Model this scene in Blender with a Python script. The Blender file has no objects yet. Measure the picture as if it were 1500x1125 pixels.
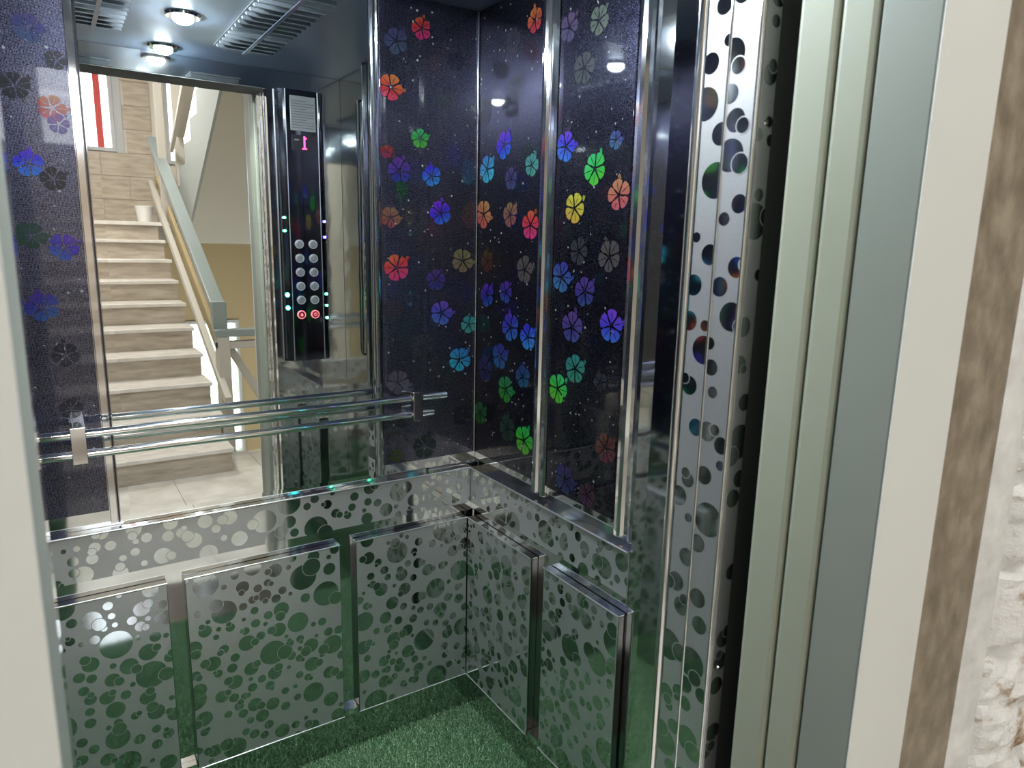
import bpy, math, random
import numpy as np
from mathutils import Vector, Matrix

random.seed(7)
scene = bpy.context.scene
C = scene.collection

# ------------------------------------------------------------------ camera
F_PX, YAW, PITCH, ROLL = 1021.13, 0.585807, 0.194876, 0.022271
cam_data = bpy.data.cameras.new('camera')
cam = bpy.data.objects.new('camera', cam_data)
C.objects.link(cam)
cam_data.sensor_fit = 'HORIZONTAL'
cam_data.sensor_width = 36.0
cam_data.lens = F_PX / 1500.0 * 36.0
cam_data.clip_start = 0.01
fw = Vector((math.sin(YAW) * math.cos(PITCH), math.cos(YAW) * math.cos(PITCH), -math.sin(PITCH)))
rt = Vector((math.cos(YAW), -math.sin(YAW), 0))
up = rt.cross(fw)
r2 = math.cos(ROLL) * rt + math.sin(ROLL) * up
u2 = -math.sin(ROLL) * rt + math.cos(ROLL) * up
M = Matrix((r2, u2, -fw)).transposed().to_4x4()
M.translation = Vector((0, 0, 1.5))
cam.matrix_world = M
cam_data.dof.use_dof = True
cam_data.dof.focus_distance = 2.1
cam_data.dof.aperture_fstop = 7.5
scene.camera = cam

# ------------------------------------------------------------------ world, exposure
world = bpy.data.worlds.new('world')
scene.world = world
world.use_nodes = True
wbg = world.node_tree.nodes['Background']
wbg.inputs[0].default_value = (0.93, 0.97, 1.0, 1)
wbg.inputs[1].default_value = 3.0
vs = scene.view_settings
vs.view_transform = 'Standard'
vs.look = 'None'
vs.gamma = 1
vs.use_curve_mapping = False
vs.exposure = 1.0
cy = scene.cycles
cy.max_bounces = 14
cy.diffuse_bounces = 4
cy.glossy_bounces = 10
cy.transparent_max_bounces = 12
cy.sample_clamp_indirect = 3.0
cy.blur_glossy = 0.6

CAR_LAMP = 640.0     # emission of the downlight lenses in the car ceiling
HALL_FILL = 16.0     # emission of the unseen panels added to light landing and stairs

# ------------------------------------------------------------------ materials
MATS = {}
def new_mat(name):
    m = bpy.data.materials.new(name)
    m.use_nodes = True
    nt = m.node_tree
    b = nt.nodes['Principled BSDF']
    MATS[name] = m
    return m, nt, b
def coords(nt, scale=(1, 1, 1)):
    tc = nt.nodes.new('ShaderNodeTexCoord')
    mp = nt.nodes.new('ShaderNodeMapping')
    mp.inputs['Scale'].default_value = scale
    nt.links.new(tc.outputs['Object'], mp.inputs['Vector'])
    return mp.outputs['Vector']
def ramp(nt, fac, stops):
    r = nt.nodes.new('ShaderNodeValToRGB')
    e = r.color_ramp.elements
    while len(e) < len(stops):
        e.new(0.5)
    for el, (p, c) in zip(e, stops):
        el.position = p
        el.color = (*c, 1)
    nt.links.new(fac, r.inputs['Fac'])
    return r.outputs['Color']
def noise(nt, vec, scale, detail=4, rough=0.55):
    n = nt.nodes.new('ShaderNodeTexNoise')
    n.inputs['Scale'].default_value = scale
    n.inputs['Detail'].default_value = detail
    n.inputs['Roughness'].default_value = rough
    if vec is not None:
        nt.links.new(vec, n.inputs['Vector'])
    return n.outputs['Fac']
def bump(nt, b, height, strength, dist):
    n = nt.nodes.new('ShaderNodeBump')
    n.inputs['Strength'].default_value = strength
    n.inputs['Distance'].default_value = dist
    nt.links.new(height, n.inputs['Height'])
    nt.links.new(n.outputs['Normal'], b.inputs['Normal'])

def simple(name, col, rough=0.5, metal=0.0, spec=0.5, coat=0.0):
    m, nt, b = new_mat(name)
    b.inputs['Base Color'].default_value = (*col, 1)
    b.inputs['Roughness'].default_value = rough
    b.inputs['Metallic'].default_value = metal
    b.inputs['Specular IOR Level'].default_value = spec
    b.inputs['Coat Weight'].default_value = coat
    return m
def emitter(name, col, s):
    m, nt, b = new_mat(name)
    b.inputs['Base Color'].default_value = (*col, 1)
    b.inputs['Emission Color'].default_value = (*col, 1)
    b.inputs['Emission Strength'].default_value = s
    return m
def mottled(name, stops, scale, rough, metal=0.0, stretch=(1, 1, 1), bmp=None, detail=5):
    m, nt, b = new_mat(name)
    v = coords(nt, stretch)
    f = noise(nt, v, scale, detail)
    nt.links.new(ramp(nt, f, stops), b.inputs['Base Color'])
    b.inputs['Roughness'].default_value = rough
    b.inputs['Metallic'].default_value = metal
    if bmp:
        bump(nt, b, f, bmp[0], bmp[1])
    return m

# polished steel with slightly wavy sheet
m, nt, b = new_mat('polished_steel')
b.inputs['Base Color'].default_value = (0.68, 0.70, 0.70, 1)
b.inputs['Metallic'].default_value = 1
b.inputs['Roughness'].default_value = 0.05
bump(nt, b, noise(nt, coords(nt), 9.0, 1), 0.12, 0.004)
simple('spot_steel', (0.55, 0.59, 0.58), 0.06, 1)
simple('chrome', (0.82, 0.83, 0.84), 0.08, 1)
simple('chrome_bead', (0.85, 0.86, 0.87), 0.30, 1)
simple('slat_steel', (0.26, 0.29, 0.33), 0.45, 0.8)
simple('dark_chrome', (0.30, 0.31, 0.32), 0.10, 1)
m, nt, b = new_mat('etched_steel')
v = coords(nt)
f = noise(nt, v, 900, 2)
nt.links.new(ramp(nt, f, [(0.3, (0.50, 0.505, 0.51)), (0.7, (0.58, 0.585, 0.59))]), b.inputs['Base Color'])
b.inputs['Metallic'].default_value = 0.87
b.inputs['Roughness'].default_value = 0.38
m, nt, b = new_mat('ceiling_steel')
b.inputs['Base Color'].default_value = (0.12, 0.165, 0.24, 1)
b.inputs['Metallic'].default_value = 0.7
b.inputs['Roughness'].default_value = 0.30
simple('mirror_silver', (0.90, 0.92, 0.91), 0.0, 1)
simple('vent_dark', (0.08, 0.09, 0.10), 0.5)

# black film with a fine woven dot raster under a clear gloss
m, nt, b = new_mat('black_film')
v = coords(nt)
vo = nt.nodes.new('ShaderNodeTexVoronoi')
vo.inputs['Scale'].default_value = 420
vo.inputs['Randomness'].default_value = 0.25
nt.links.new(v, vo.inputs['Vector'])
nt.links.new(ramp(nt, vo.outputs['Distance'], [(0.22, (0.245, 0.25, 0.37)), (0.50, (0.008, 0.008, 0.018))]), b.inputs['Base Color'])
b.inputs['Metallic'].default_value = 1.0
b.inputs['Roughness'].default_value = 0.30
b.inputs['Coat Weight'].default_value = 0.7
b.inputs['Coat IOR'].default_value = 1.75
b.inputs['Coat Roughness'].default_value = 0.03
# coloured flower print: its holographic shimmer is painted in as a fixed colour per flower
m, nt, b = new_mat('flower_print')
oi = nt.nodes.new('ShaderNodeObjectInfo')
tc = nt.nodes.new('ShaderNodeTexCoord')
sep = nt.nodes.new('ShaderNodeSeparateXYZ')
nt.links.new(tc.outputs['Object'], sep.inputs[0])
hs = nt.nodes.new('ShaderNodeHueSaturation')
nt.links.new(oi.outputs['Color'], hs.inputs['Color'])
mr = nt.nodes.new('ShaderNodeMapRange')
mr.inputs['From Min'].default_value = -0.5
mr.inputs['From Max'].default_value = 0.5
mr.inputs['To Min'].default_value = 0.46
mr.inputs['To Max'].default_value = 0.54
nt.links.new(sep.outputs['Y'], mr.inputs['Value'])
nt.links.new(mr.outputs[0], hs.inputs['Hue'])
wv = nt.nodes.new('ShaderNodeTexWave')
wv.bands_direction = 'Y'
wv.inputs['Scale'].default_value = 9.0
nt.links.new(tc.outputs['Object'], wv.inputs['Vector'])
mx = nt.nodes.new('ShaderNodeMix')
mx.data_type = 'RGBA'
mx.blend_type = 'MULTIPLY'
mx.inputs[0].default_value = 1.0
nt.links.new(hs.outputs[0], mx.inputs[6])
nt.links.new(ramp(nt, wv.outputs['Fac'], [(0.2, (0.55, 0.55, 0.55)), (0.8, (1, 1, 1))]), mx.inputs[7])
nt.links.new(mx.outputs[2], b.inputs['Base Color'])
b.inputs['Roughness'].default_value = 0.38
b.inputs['Specular IOR Level'].default_value = 0.3
b.inputs['Coat Weight'].default_value = 0.4
b.inputs['Coat Roughness'].default_value = 0.03
simple('dot_print', (0.20, 0.21, 0.22), 0.3, 0.3)

# grass carpet
m, nt, b = new_mat('grass_blade')
v = coords(nt)
f = noise(nt, v, 230, 2)
nt.links.new(ramp(nt, f, [(0.32, (0.04, 0.105, 0.045)), (0.50, (0.13, 0.26, 0.125)), (0.66, (0.48, 0.62, 0.44))]), b.inputs['Base Color'])
b.inputs['Roughness'].default_value = 0.45
simple('carpet_backing', (0.025, 0.10, 0.03), 0.9)

# landing
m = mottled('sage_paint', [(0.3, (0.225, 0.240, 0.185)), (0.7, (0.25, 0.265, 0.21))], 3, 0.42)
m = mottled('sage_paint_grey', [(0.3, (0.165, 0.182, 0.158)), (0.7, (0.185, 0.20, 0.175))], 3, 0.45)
m = mottled('pale_paint', [(0.3, (0.60, 0.615, 0.60)), (0.7, (0.63, 0.645, 0.63))], 3, 0.5)
m = mottled('brown_marble', [(0.32, (0.12, 0.09, 0.06)), (0.5, (0.19, 0.15, 0.108)), (0.68, (0.28, 0.235, 0.175))], 34, 0.28, stretch=(1, 1, 0.7), detail=9)
m = mottled('plaster_edge', [(0.3, (0.52, 0.52, 0.51)), (0.7, (0.70, 0.70, 0.69))], 25, 0.8, bmp=(0.4, 0.004))
m, nt, b = new_mat('whitewashed_stone')
v = coords(nt, (1, 1, 1.4))
f = noise(nt, v, 16, 8, 0.62)
nt.links.new(ramp(nt, f, [(0.30, (0.26, 0.15, 0.075)), (0.385, (0.50, 0.42, 0.35)), (0.44, (0.74, 0.73, 0.72)), (0.7, (0.84, 0.83, 0.83))]), b.inputs['Base Color'])
b.inputs['Roughness'].default_value = 0.85
bump(nt, b, noise(nt, v, 45, 8, 0.65), 0.7, 0.012)
m = mottled('travertine', [(0.25, (0.29, 0.235, 0.18)), (0.5, (0.43, 0.365, 0.295)), (0.75, (0.54, 0.475, 0.395))], 6, 0.35, stretch=(0.8, 1, 5), detail=7)
m = mottled('tread_marble', [(0.3, (0.56, 0.51, 0.45)), (0.7, (0.72, 0.68, 0.63))], 7, 0.25, stretch=(1, 3, 1))
m = mottled('floor_marble', [(0.3, (0.50, 0.46, 0.40)), (0.7, (0.70, 0.67, 0.62))], 5, 0.22)
simple('cream_paint', (0.43, 0.40, 0.345), 0.6)
simple('tan_paint', (0.40, 0.31, 0.17), 0.7)
simple('wall_paint', (0.62, 0.58, 0.51), 0.8)
simple('stringer_paint', (0.26, 0.275, 0.26), 0.6)
simple('rail_paint', (0.225, 0.26, 0.25), 0.35)
simple('grey_frame', (0.42, 0.43, 0.44), 0.5)
simple('white_plastic', (0.75, 0.73, 0.70), 0.4)
simple('red_paint', (0.55, 0.06, 0.05), 0.6)
simple('shaft_and_shade_dark', (0.03, 0.032, 0.032), 0.8)  # shaft concrete; also painted shade for the door gap and header underside
simple('black_plastic', (0.015, 0.013, 0.017), 0.15, 0, 0.6)
simple('panel_black', (0.26, 0.27, 0.30), 0.06, 1.0)
simple('notice_grey', (0.24, 0.25, 0.25), 0.35, 0.6)
simple('notice_ink', (0.05, 0.05, 0.055), 0.6)
simple('button_steel', (0.75, 0.78, 0.80), 0.30, 0.8)
simple('button_red', (0.16, 0.006, 0.012), 0.3)
emitter('led_red', (1.0, 0.03, 0.12), 3.5)
emitter('ring_red', (1.0, 0.25, 0.27), 0.45)
emitter('led_green', (0.08, 1.0, 0.50), 14)
emitter('led_cyan', (0.03, 0.85, 1.0), 22)
emitter('led_blue', (0.08, 0.06, 1.0), 22)
emitter('lamp_lens', (0.86, 0.95, 1.0), CAR_LAMP)
emitter('hall_fill', (1.0, 0.99, 0.965), HALL_FILL)
emitter('stair_fill', (1.0, 0.98, 0.95), HALL_FILL * 1.9)
m, nt, b = new_mat('window_glass')
tr = nt.nodes.new('ShaderNodeBsdfTransparent')
gl = nt.nodes.new('ShaderNodeBsdfGlossy')
gl.inputs['Roughness'].default_value = 0.02
ms = nt.nodes.new('ShaderNodeMixShader')
ms.inputs[0].default_value = 0.06
nt.links.new(tr.outputs[0], ms.inputs[1])
nt.links.new(gl.outputs[0], ms.inputs[2])
nt.links.new(ms.outputs[0], nt.nodes['Material Output'].inputs['Surface'])

m, nt, b = new_mat('speckled_pane')  # green speckle in the pane colour stands in for foliage outdoors
tl = nt.nodes.new('ShaderNodeBsdfTranslucent')
nt.links.new(ramp(nt, noise(nt, coords(nt), 22, 4), [(0.38, (0.55, 0.66, 0.42)), (0.5, (0.90, 0.93, 0.86))]), tl.inputs['Color'])
nt.links.new(tl.outputs[0], nt.nodes['Material Output'].inputs['Surface'])

# ------------------------------------------------------------------ builders
class MB:
    def __init__(s):
        s.v, s.f = [], []
    def add(s, vs_, fs):
        o = len(s.v)
        s.v += [tuple(p) for p in vs_]
        s.f += [tuple(i + o for i in f) for f in fs]
        return s
    def box(s, x0, x1, y0, y1, z0, z1):
        p = [(x, y, z) for x in (x0, x1) for y in (y0, y1) for z in (z0, z1)]
        return s.add(p, [(0, 1, 3, 2), (4, 6, 7, 5), (0, 4, 5, 1), (2, 3, 7, 6), (0, 2, 6, 4), (1, 5, 7, 3)])
    def prism(s, pts, axis, a0, a1):
        # pts: 2-D outline in the two other axes (in order), extruded from a0 to a1
        def mk(p, a):
            q = list(p)
            q.insert(axis, a)
            return q
        n = len(pts)
        fs = [(i, (i + 1) % n, n + (i + 1) % n, n + i) for i in range(n)]
        fs += [tuple(range(n - 1, -1, -1)), tuple(range(n, 2 * n))]
        return s.add([mk(p, a0) for p in pts] + [mk(p, a1) for p in pts], fs)
    def cyl(s, p0, p1, r0, r1=None, n=24):
        r1 = r0 if r1 is None else r1
        p0, p1 = Vector(p0), Vector(p1)
        d = (p1 - p0).normalized()
        a = d.orthogonal().normalized()
        bb = d.cross(a)
        ring = lambda p, r: [p + r * (math.cos(t) * a + math.sin(t) * bb) for t in (2 * math.pi * i / n for i in range(n))]
        fs = [(i, (i + 1) % n, n + (i + 1) % n, n + i) for i in range(n)]
        fs += [tuple(range(n - 1, -1, -1)), tuple(range(n, 2 * n))]
        return s.add(ring(p0, r0) + ring(p1, r1), fs)
    def bar(s, p0, p1, w, hgt):
        # rectangular bar between two points; w horizontal, hgt vertical
        p0, p1 = Vector(p0), Vector(p1)
        d = (p1 - p0).normalized()
        side = d.cross(Vector((0, 0, 1)))
        side = side.normalized() if side.length > 1e-4 else Vector((1, 0, 0))
        u = side.cross(d)
        pts = []
        for p in (p0, p1):
            for sx, sz in ((-1, -1), (1, -1), (1, 1), (-1, 1)):
                pts.append(p + side * sx * w / 2 + u * sz * hgt / 2)
        return s.add(pts, [(0, 1, 5, 4), (1, 2, 6, 5), (2, 3, 7, 6), (3, 0, 4, 7), (3, 2, 1, 0), (4, 5, 6, 7)])
    def build(s, name, mat, parent=None, bev=0, smooth=False, **kw):
        me = bpy.data.meshes.new(name)
        me.from_pydata(s.v, [], s.f)
        me.update()
        import bmesh
        bm = bmesh.new()
        bm.from_mesh(me)
        bmesh.ops.recalc_face_normals(bm, faces=bm.faces)
        bm.to_mesh(me)
        bm.free()
        return link(name, me, mat, parent, bev, smooth, **kw)
def link(name, me, mat, parent=None, bev=0, smooth=False, **kw):
    if mat and not me.materials:
        me.materials.append(MATS[mat])
    o = bpy.data.objects.new(name, me)
    C.objects.link(o)
    if parent:
        o.parent = parent
        if parent.type == 'EMPTY':
            o.matrix_parent_inverse = Matrix.Translation(-parent.location)
    if smooth:
        me.shade_smooth()
        md = o.modifiers.new('split', 'EDGE_SPLIT')
        md.split_angle = math.radians(40)
    if bev:
        md = o.modifiers.new('bevel', 'BEVEL')
        md.width = bev
        md.segments = 2
        md.limit_method = 'ANGLE'
    for k, v_ in kw.items():
        o[k] = v_
    return o
def empty(name, loc=(0, 0, 0), **kw):
    o = bpy.data.objects.new(name, None)
    C.objects.link(o)
    o.location = loc
    o.empty_display_size = 0.05
    for k, v_ in kw.items():
        o[k] = v_
    return o
def box(name, mat, parent, x0, x1, y0, y1, z0, z1, bev=0, **kw):
    return MB().box(x0, x1, y0, y1, z0, z1).build(name, mat, parent, bev, **kw)

FLOWERS_BACK_RIGHT=[
(0.789,1.905,0.068,0.586,0.068,0.034),(0.816,2.021,0.067,0.045,0.055,0.128),(0.889,2.063,0.057,0.494,0.022,0.068),(0.957,1.899,0.06,0.058,0.068,0.101),(0.884,1.784,0.053,0.041,0.437,0.068),(0.777,1.741,0.035,0.311,0.013,0.034),(0.822,1.695,0.068,0.062,0.028,0.311),(0.919,1.687,0.059,0.034,0.157,0.759),(0.828,1.65,0.04,0.006,0.068,0.022),(0.777,1.57,0.058,0.267,0.096,0.062),(0.947,1.589,0.068,0.045,0.028,0.797),(0.897,1.5,0.068,0.038,0.033,0.051),(0.811,1.435,0.075,0.652,0.041,0.078),(1.021,1.455,0.071,0.247,0.198,0.096),(0.932,1.4,0.062,0.062,0.038,0.247),(0.791,1.316,0.065,0.036,0.03,0.051),(0.952,1.305,0.072,0.078,0.078,0.554),(0.892,1.214,0.072,0.045,0.041,0.062),(1.051,1.267,0.054,0.058,0.41,0.384),(1.012,1.162,0.075,0.041,0.384,0.687),(0.812,1.11,0.072,0.106,0.092,0.128),(0.779,0.983,0.069,0.058,0.062,0.066),(0.803,0.892,0.041,0.089,0.114,0.013),(0.896,0.905,0.076,0.008,0.045,0.048),(0.854,1.943,0.017,0.041,0.041,0.041),(0.995,1.998,0.053,0.019,0.023,0.066),(0.871,1.314,0.016,0.041,0.041,0.041),(1.019,0.986,0.06,0.017,0.019,0.038)]
FLOWERS_RIGHT_A=[
(1.76,1.713,0.078,0.041,0.384,0.687),(1.673,1.77,0.075,0.017,0.015,0.812),(1.635,1.679,0.061,0.045,0.048,0.184),(1.54,1.706,0.061,0.062,0.334,0.311),(1.783,1.589,0.081,0.523,0.164,0.078),(1.635,1.585,0.069,0.267,0.114,0.062),(1.517,1.555,0.076,0.619,0.028,0.082),(1.542,2.052,0.063,0.494,0.058,0.028),(1.559,1.44,0.076,0.106,0.087,0.087),(1.75,1.359,0.071,0.019,0.017,0.384),(1.651,1.374,0.064,0.03,0.023,0.311),(1.623,1.277,0.084,0.03,0.068,0.437),(1.519,1.261,0.073,0.03,0.142,0.723),(1.673,1.189,0.079,0.028,0.068,0.311),(1.755,1.14,0.083,0.023,0.017,0.114),(1.556,1.148,0.068,0.017,0.089,0.227),(1.641,1.098,0.079,0.019,0.267,0.055),(1.78,0.998,0.073,0.012,0.142,0.028),(1.629,0.984,0.081,0.013,0.062,0.036),(1.521,0.97,0.085,0.045,0.554,0.028),(1.794,1.87,0.074,0.03,0.03,0.045),(1.622,1.909,0.074,0.038,0.041,0.051),(1.753,1.457,0.066,0.078,0.025,0.013),(1.639,2.025,0.067,0.021,0.023,0.045)]
FLOWERS_RIGHT_B=[
(1.404,1.738,0.073,0.028,0.062,0.812),(1.285,1.679,0.075,0.028,0.619,0.078),(1.355,1.593,0.073,0.619,0.494,0.041),(1.177,1.616,0.072,0.586,0.142,0.101),(1.146,1.733,0.055,0.025,0.045,0.723),(1.217,1.734,0.043,0.022,0.089,0.311),(1.333,1.492,0.067,0.028,0.033,0.045),(1.221,1.482,0.076,0.089,0.074,0.078),(1.422,1.428,0.078,0.028,0.087,0.334),(1.303,1.398,0.074,0.036,0.028,0.247),(1.144,1.441,0.065,0.384,0.028,0.208),(1.347,1.307,0.081,0.062,0.045,0.267),(1.17,1.326,0.08,0.062,0.041,0.687),(1.328,1.207,0.075,0.028,0.267,0.208),(1.403,1.145,0.078,0.028,0.619,0.041),(1.147,1.149,0.063,0.019,0.157,0.017),(1.181,1.036,0.075,0.142,0.03,0.03),(1.351,0.914,0.08,0.017,0.019,0.157),(1.412,2.004,0.066,0.089,0.058,0.19),(1.293,1.994,0.065,0.114,0.164,0.128),(1.165,1.918,0.067,0.038,0.038,0.048),(1.339,1.904,0.074,0.051,0.058,0.078),(1.262,0.9,0.063,0.078,0.017,0.058),(1.231,1.19,0.049,0.028,0.028,0.051)]
FLOWERS_BACK_LEFT=[
(0.038,1.762,0.054,0.41,0.058,0.041),(-0.022,1.798,0.055,0.015,0.013,0.023),(0.047,1.731,0.041,0.089,0.028,0.227),(-0.013,1.646,0.055,0.025,0.078,0.687),(0.028,1.619,0.05,0.023,0.019,0.03),(-0.022,1.5,0.059,0.013,0.066,0.045),(0.034,1.477,0.058,0.03,0.023,0.41),(-0.016,1.349,0.065,0.023,0.045,0.311),(0.01,1.913,0.057,0.03,0.041,0.19),(0.069,1.857,0.04,0.023,0.023,0.036),(0.017,1.243,0.055,0.017,0.019,0.051),(0.017,1.119,0.047,0.019,0.021,0.038)]

# surface frames: (u, v, w) -> world, w = distance in front of the surface
def fr_back(p):   # faces -Y
    return lambda u, v, w: (u, p - w, v)
def fr_right(p):  # faces -X
    return lambda u, v, w: (p - w, u, v)
def fr_left(p):   # faces +X
    return lambda u, v, w: (p + w, u, v)

# ---- polished circles left bright in an etched sheet
SIZES = ((0.027, 0.036, 46), (0.016, 0.022, 130), (0.010, 0.0135, 260), (0.0055, 0.008, 110))
POST_SIZES = ((0.019, 0.025, 120), (0.011, 0.015, 330), (0.0065, 0.009, 160))
def polished_circles(parent, frame, u0, u1, v0, v1, seed, dens=1.0, sizes=SIZES):
    rnd = random.Random(seed)
    area = (u1 - u0) * (v1 - v0)
    base, over = [], []
    for r_lo, r_hi, n in sizes:
        for _ in range(int(n * area * dens) + 1):
            for _try in range(12):
                r = rnd.uniform(r_lo, r_hi)
                u, v = rnd.uniform(u0, u1), rnd.uniform(v0, v1)
                if all((u - a) ** 2 + (v - b_) ** 2 > (r + c + 0.0025) ** 2 for a, b_, c in base):
                    base.append((u, v, r))
                    break
    for a, b_, c in list(base):
        if c > 0.0095 and rnd.random() < (0.75 if c > 0.015 else 0.3):
            r = c * rnd.uniform(0.45, 0.72)
            t = rnd.uniform(0, 2 * math.pi)
            q = (a + math.cos(t) * c * 0.95, b_ + math.sin(t) * c * 0.95, r)
            if all((q[0] - x) ** 2 + (q[1] - y) ** 2 > (r + z_ + 0.004) ** 2 for x, y, z_ in over):
                over.append(q)
    clamp = lambda x, lo, hi: min(max(x, lo), hi)
    def disc(mb, a, b_, r, w, n=26):
        ring = [(clamp(a + r * math.cos(2 * math.pi * i / n), u0, u1), clamp(b_ + r * math.sin(2 * math.pi * i / n), v0, v1)) for i in range(n)]
        us = [p[0] for p in ring]; vs2 = [p[1] for p in ring]
        if max(us) - min(us) < 0.002 or max(vs2) - min(vs2) < 0.002:
            return
        c0 = (clamp(a, u0, u1), clamp(b_, v0, v1))
        o = len(mb.v)
        mb.v += [frame(*c0, w)] + [frame(*p, w) for p in ring]
        mb.f += [(o, o + 1 + i, o + 1 + (i + 1) % n) for i in range(n)]
    pol, ring = MB(), MB()
    for a, b_, r in base:
        disc(pol, a, b_, r, 0.0002)
    for a, b_, r in over:
        disc(ring, a, b_, r + 0.0016, 0.0004)
        disc(pol, a, b_, r, 0.0006)
    o = raw(pol, 'polished_circles', 'spot_steel', parent)
    o['kind'] = 'stuff'
    if ring.f:
        o = raw(ring, 'etched_outlines', 'etched_steel', parent)
        o['kind'] = 'stuff'
def raw(mb, name, mat, parent):
    me = bpy.data.meshes.new(name)
    me.from_pydata(mb.v, [], mb.f)
    me.update()
    return link(name, me, mat, parent)

# ---- hibiscus print
def flower_mesh(k):
    rnd = random.Random(100 + k)
    mb = MB()
    for p in range(5):
        t0 = 2 * math.pi * p / 5 + math.pi / 2
        w = rnd.uniform(0.52, 0.60)
        R_ = rnd.uniform(0.44, 0.50)
        for side in (-1, 1):      # each petal is two halves beside a dark vein
            pts = []
            rim = 7
            pts.append((0.06, side * 0.03))
            pts.append((0.30, side * 0.05))
            pts.append((0.43 * R_ / 0.47, side * 0.012))
            for i in range(rim):
                a = i / (rim - 1) * w
                rr = R_ * (1 - 0.10 * (i / (rim - 1)) ** 2) + (0.018 if i % 2 else 0)
                if i == rim - 1:
                    rr *= 0.80
                pts.append((rr, side * (a + 0.012)))
            pts.append((0.17, side * 0.42))
            pol = [(r_ * math.cos(t0 + a), r_ * math.sin(t0 + a), 0) for r_, a in pts]
            c0 = (0.32 * math.cos(t0 + side * 0.28), 0.32 * math.sin(t0 + side * 0.28), 0)
            n = len(pol)
            o = len(mb.v)
            mb.v += [c0] + pol
            mb.f += [(o, o + 1 + i, o + 1 + (i + 1) % n) if side > 0 else (o, o + 1 + (i + 1) % n, o + 1 + i) for i in range(n)]
    # stamen: a row of small dots out to one side
    ta = rnd.uniform(0.2, 1.4)
    for i in range(7):
        rr = 0.50 + 0.035 * (i // 2)
        a = ta + (0.09 if i % 2 else -0.02) + 0.02 * i
        c0 = (rr * math.cos(a), rr * math.sin(a), 0)
        o = len(mb.v)
        mb.v += [(c0[0] + 0.028 * math.cos(q * math.pi / 3), c0[1] + 0.028 * math.sin(q * math.pi / 3), 0) for q in range(6)]
        mb.f += [tuple(range(o, o + 6))]
    me = bpy.data.meshes.new('printed_flower')
    me.from_pydata(mb.v, [], mb.f)
    me.update()
    me.materials.append(MATS['flower_print'])
    return me
FLOWER_MESHES = [flower_mesh(k) for k in range(4)]
def put_flowers(parent, wall, plane, table, lim, seed):
    rnd = random.Random(seed)
    cols = {'back': ((1, 0, 0), (0, 0, 1), (0, -1, 0)), 'right': ((0, -1, 0), (0, 0, 1), (-1, 0, 0)), 'left': ((0, 1, 0), (0, 0, 1), (1, 0, 0))}[wall]
    u0, u1, v0, v1 = lim
    for i, (u, z, d, cr, cg, cb) in enumerate(table):
        if not (u0 < u < u1 and v0 < z < v1):
            continue
        s_ = d * 1.02
        # keep the print on its panel
        u = min(max(u, u0 + 0.46 * s_), u1 - 0.46 * s_)
        z = min(max(z, v0 + 0.5 * s_), v1 - 0.5 * s_)
        o = bpy.data.objects.new('printed_flower', FLOWER_MESHES[i % 4])
        C.objects.link(o)
        o.parent = parent
        lum = max(cr, cg, cb)
        kf = .36 * min(1.0, (lum / .45) ** .10)
        o.color = (cr * kf, cg * kf, cb * kf, 1)
        n = Vector(cols[2])
        pos = {'back': Vector((u, plane, z)), 'right': Vector((plane, u, z)), 'left': Vector((plane, u, z))}[wall] + n * (0.0006 + 0.0002 * (i % 3))
        Mx = Matrix((Vector(cols[0]), Vector(cols[1]), n)).transposed().to_4x4() @ Matrix.Rotation(rnd.uniform(-0.6, 0.6), 4, 'Z') @ Matrix.Diagonal((s_, s_, s_, 1))
        Mx.translation = pos
        o.matrix_basis = Mx
def put_dots(parent, frame, lim, seed, n=1):
    rnd = random.Random(seed)
    u0, u1, v0, v1 = lim
    mb = MB()
    for _ in range(int(300 * (u1 - u0) * (v1 - v0))):
        u, v, r = rnd.uniform(u0 + .01, u1 - .01), rnd.uniform(v0 + .01, v1 - .01), rnd.uniform(0.0016, 0.0034)
        o = len(mb.v)
        mb.v += [frame(u + r * math.cos(q * math.pi / 3), v + r * math.sin(q * math.pi / 3), 0.0004) for q in range(6)]
        mb.f += [tuple(range(o, o + 6))]
    o = raw(mb, 'printed_dots', 'dot_print', parent)
    o['kind'] = 'stuff'

# ================================================================== car shell
ZC = 2.14
XL, XR = -0.23, 1.073          # inner faces of the side walls (upper part)
YB, YF = 1.82, 0.75            # back wall, front wall (inner faces)
P_LO, P_HI, B_LO, B_HI, UP = 0.135, 0.670, 0.710, 0.828, 0.868

floor = box('floor', 'carpet_backing', None, XL - .02, XR + .02, 0.60, YB + .02, -0.04, 0.0, kind='structure', label='steel car floor under the green grass carpet', category='floor')
# carpet pile
rs = np.random.RandomState(3)
N = 110000
px = rs.uniform(XL + .025, 1.046, N); py = rs.uniform(0.755, 1.798, N)
ang = rs.uniform(0, 2 * np.pi, N); lean = rs.uniform(0, .011, N); la = rs.uniform(0, 2 * np.pi, N)
hh = rs.uniform(.006, .017, N); ww = .0011
z0 = np.zeros(N)
bx_, by_ = np.cos(ang) * ww, np.sin(ang) * ww
tx, ty = px + np.cos(la) * lean, py + np.sin(la) * lean
V = np.empty((N, 4, 3), np.float32)
V[:, 0] = np.stack([px - bx_, py - by_, z0], 1)
V[:, 1] = np.stack([px + bx_, py + by_, z0], 1)
V[:, 2] = np.stack([tx + bx_ * .5, ty + by_ * .5, hh], 1)
V[:, 3] = np.stack([tx - bx_ * .5, ty - by_ * .5, hh], 1)
me = bpy.data.meshes.new('grass_carpet')
me.vertices.add(4 * N); me.loops.add(4 * N); me.polygons.add(N)
me.vertices.foreach_set('co', V.ravel())
me.loops.foreach_set('vertex_index', np.arange(4 * N, dtype=np.int32))
me.polygons.foreach_set('loop_start', np.arange(0, 4 * N, 4, dtype=np.int32))
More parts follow.
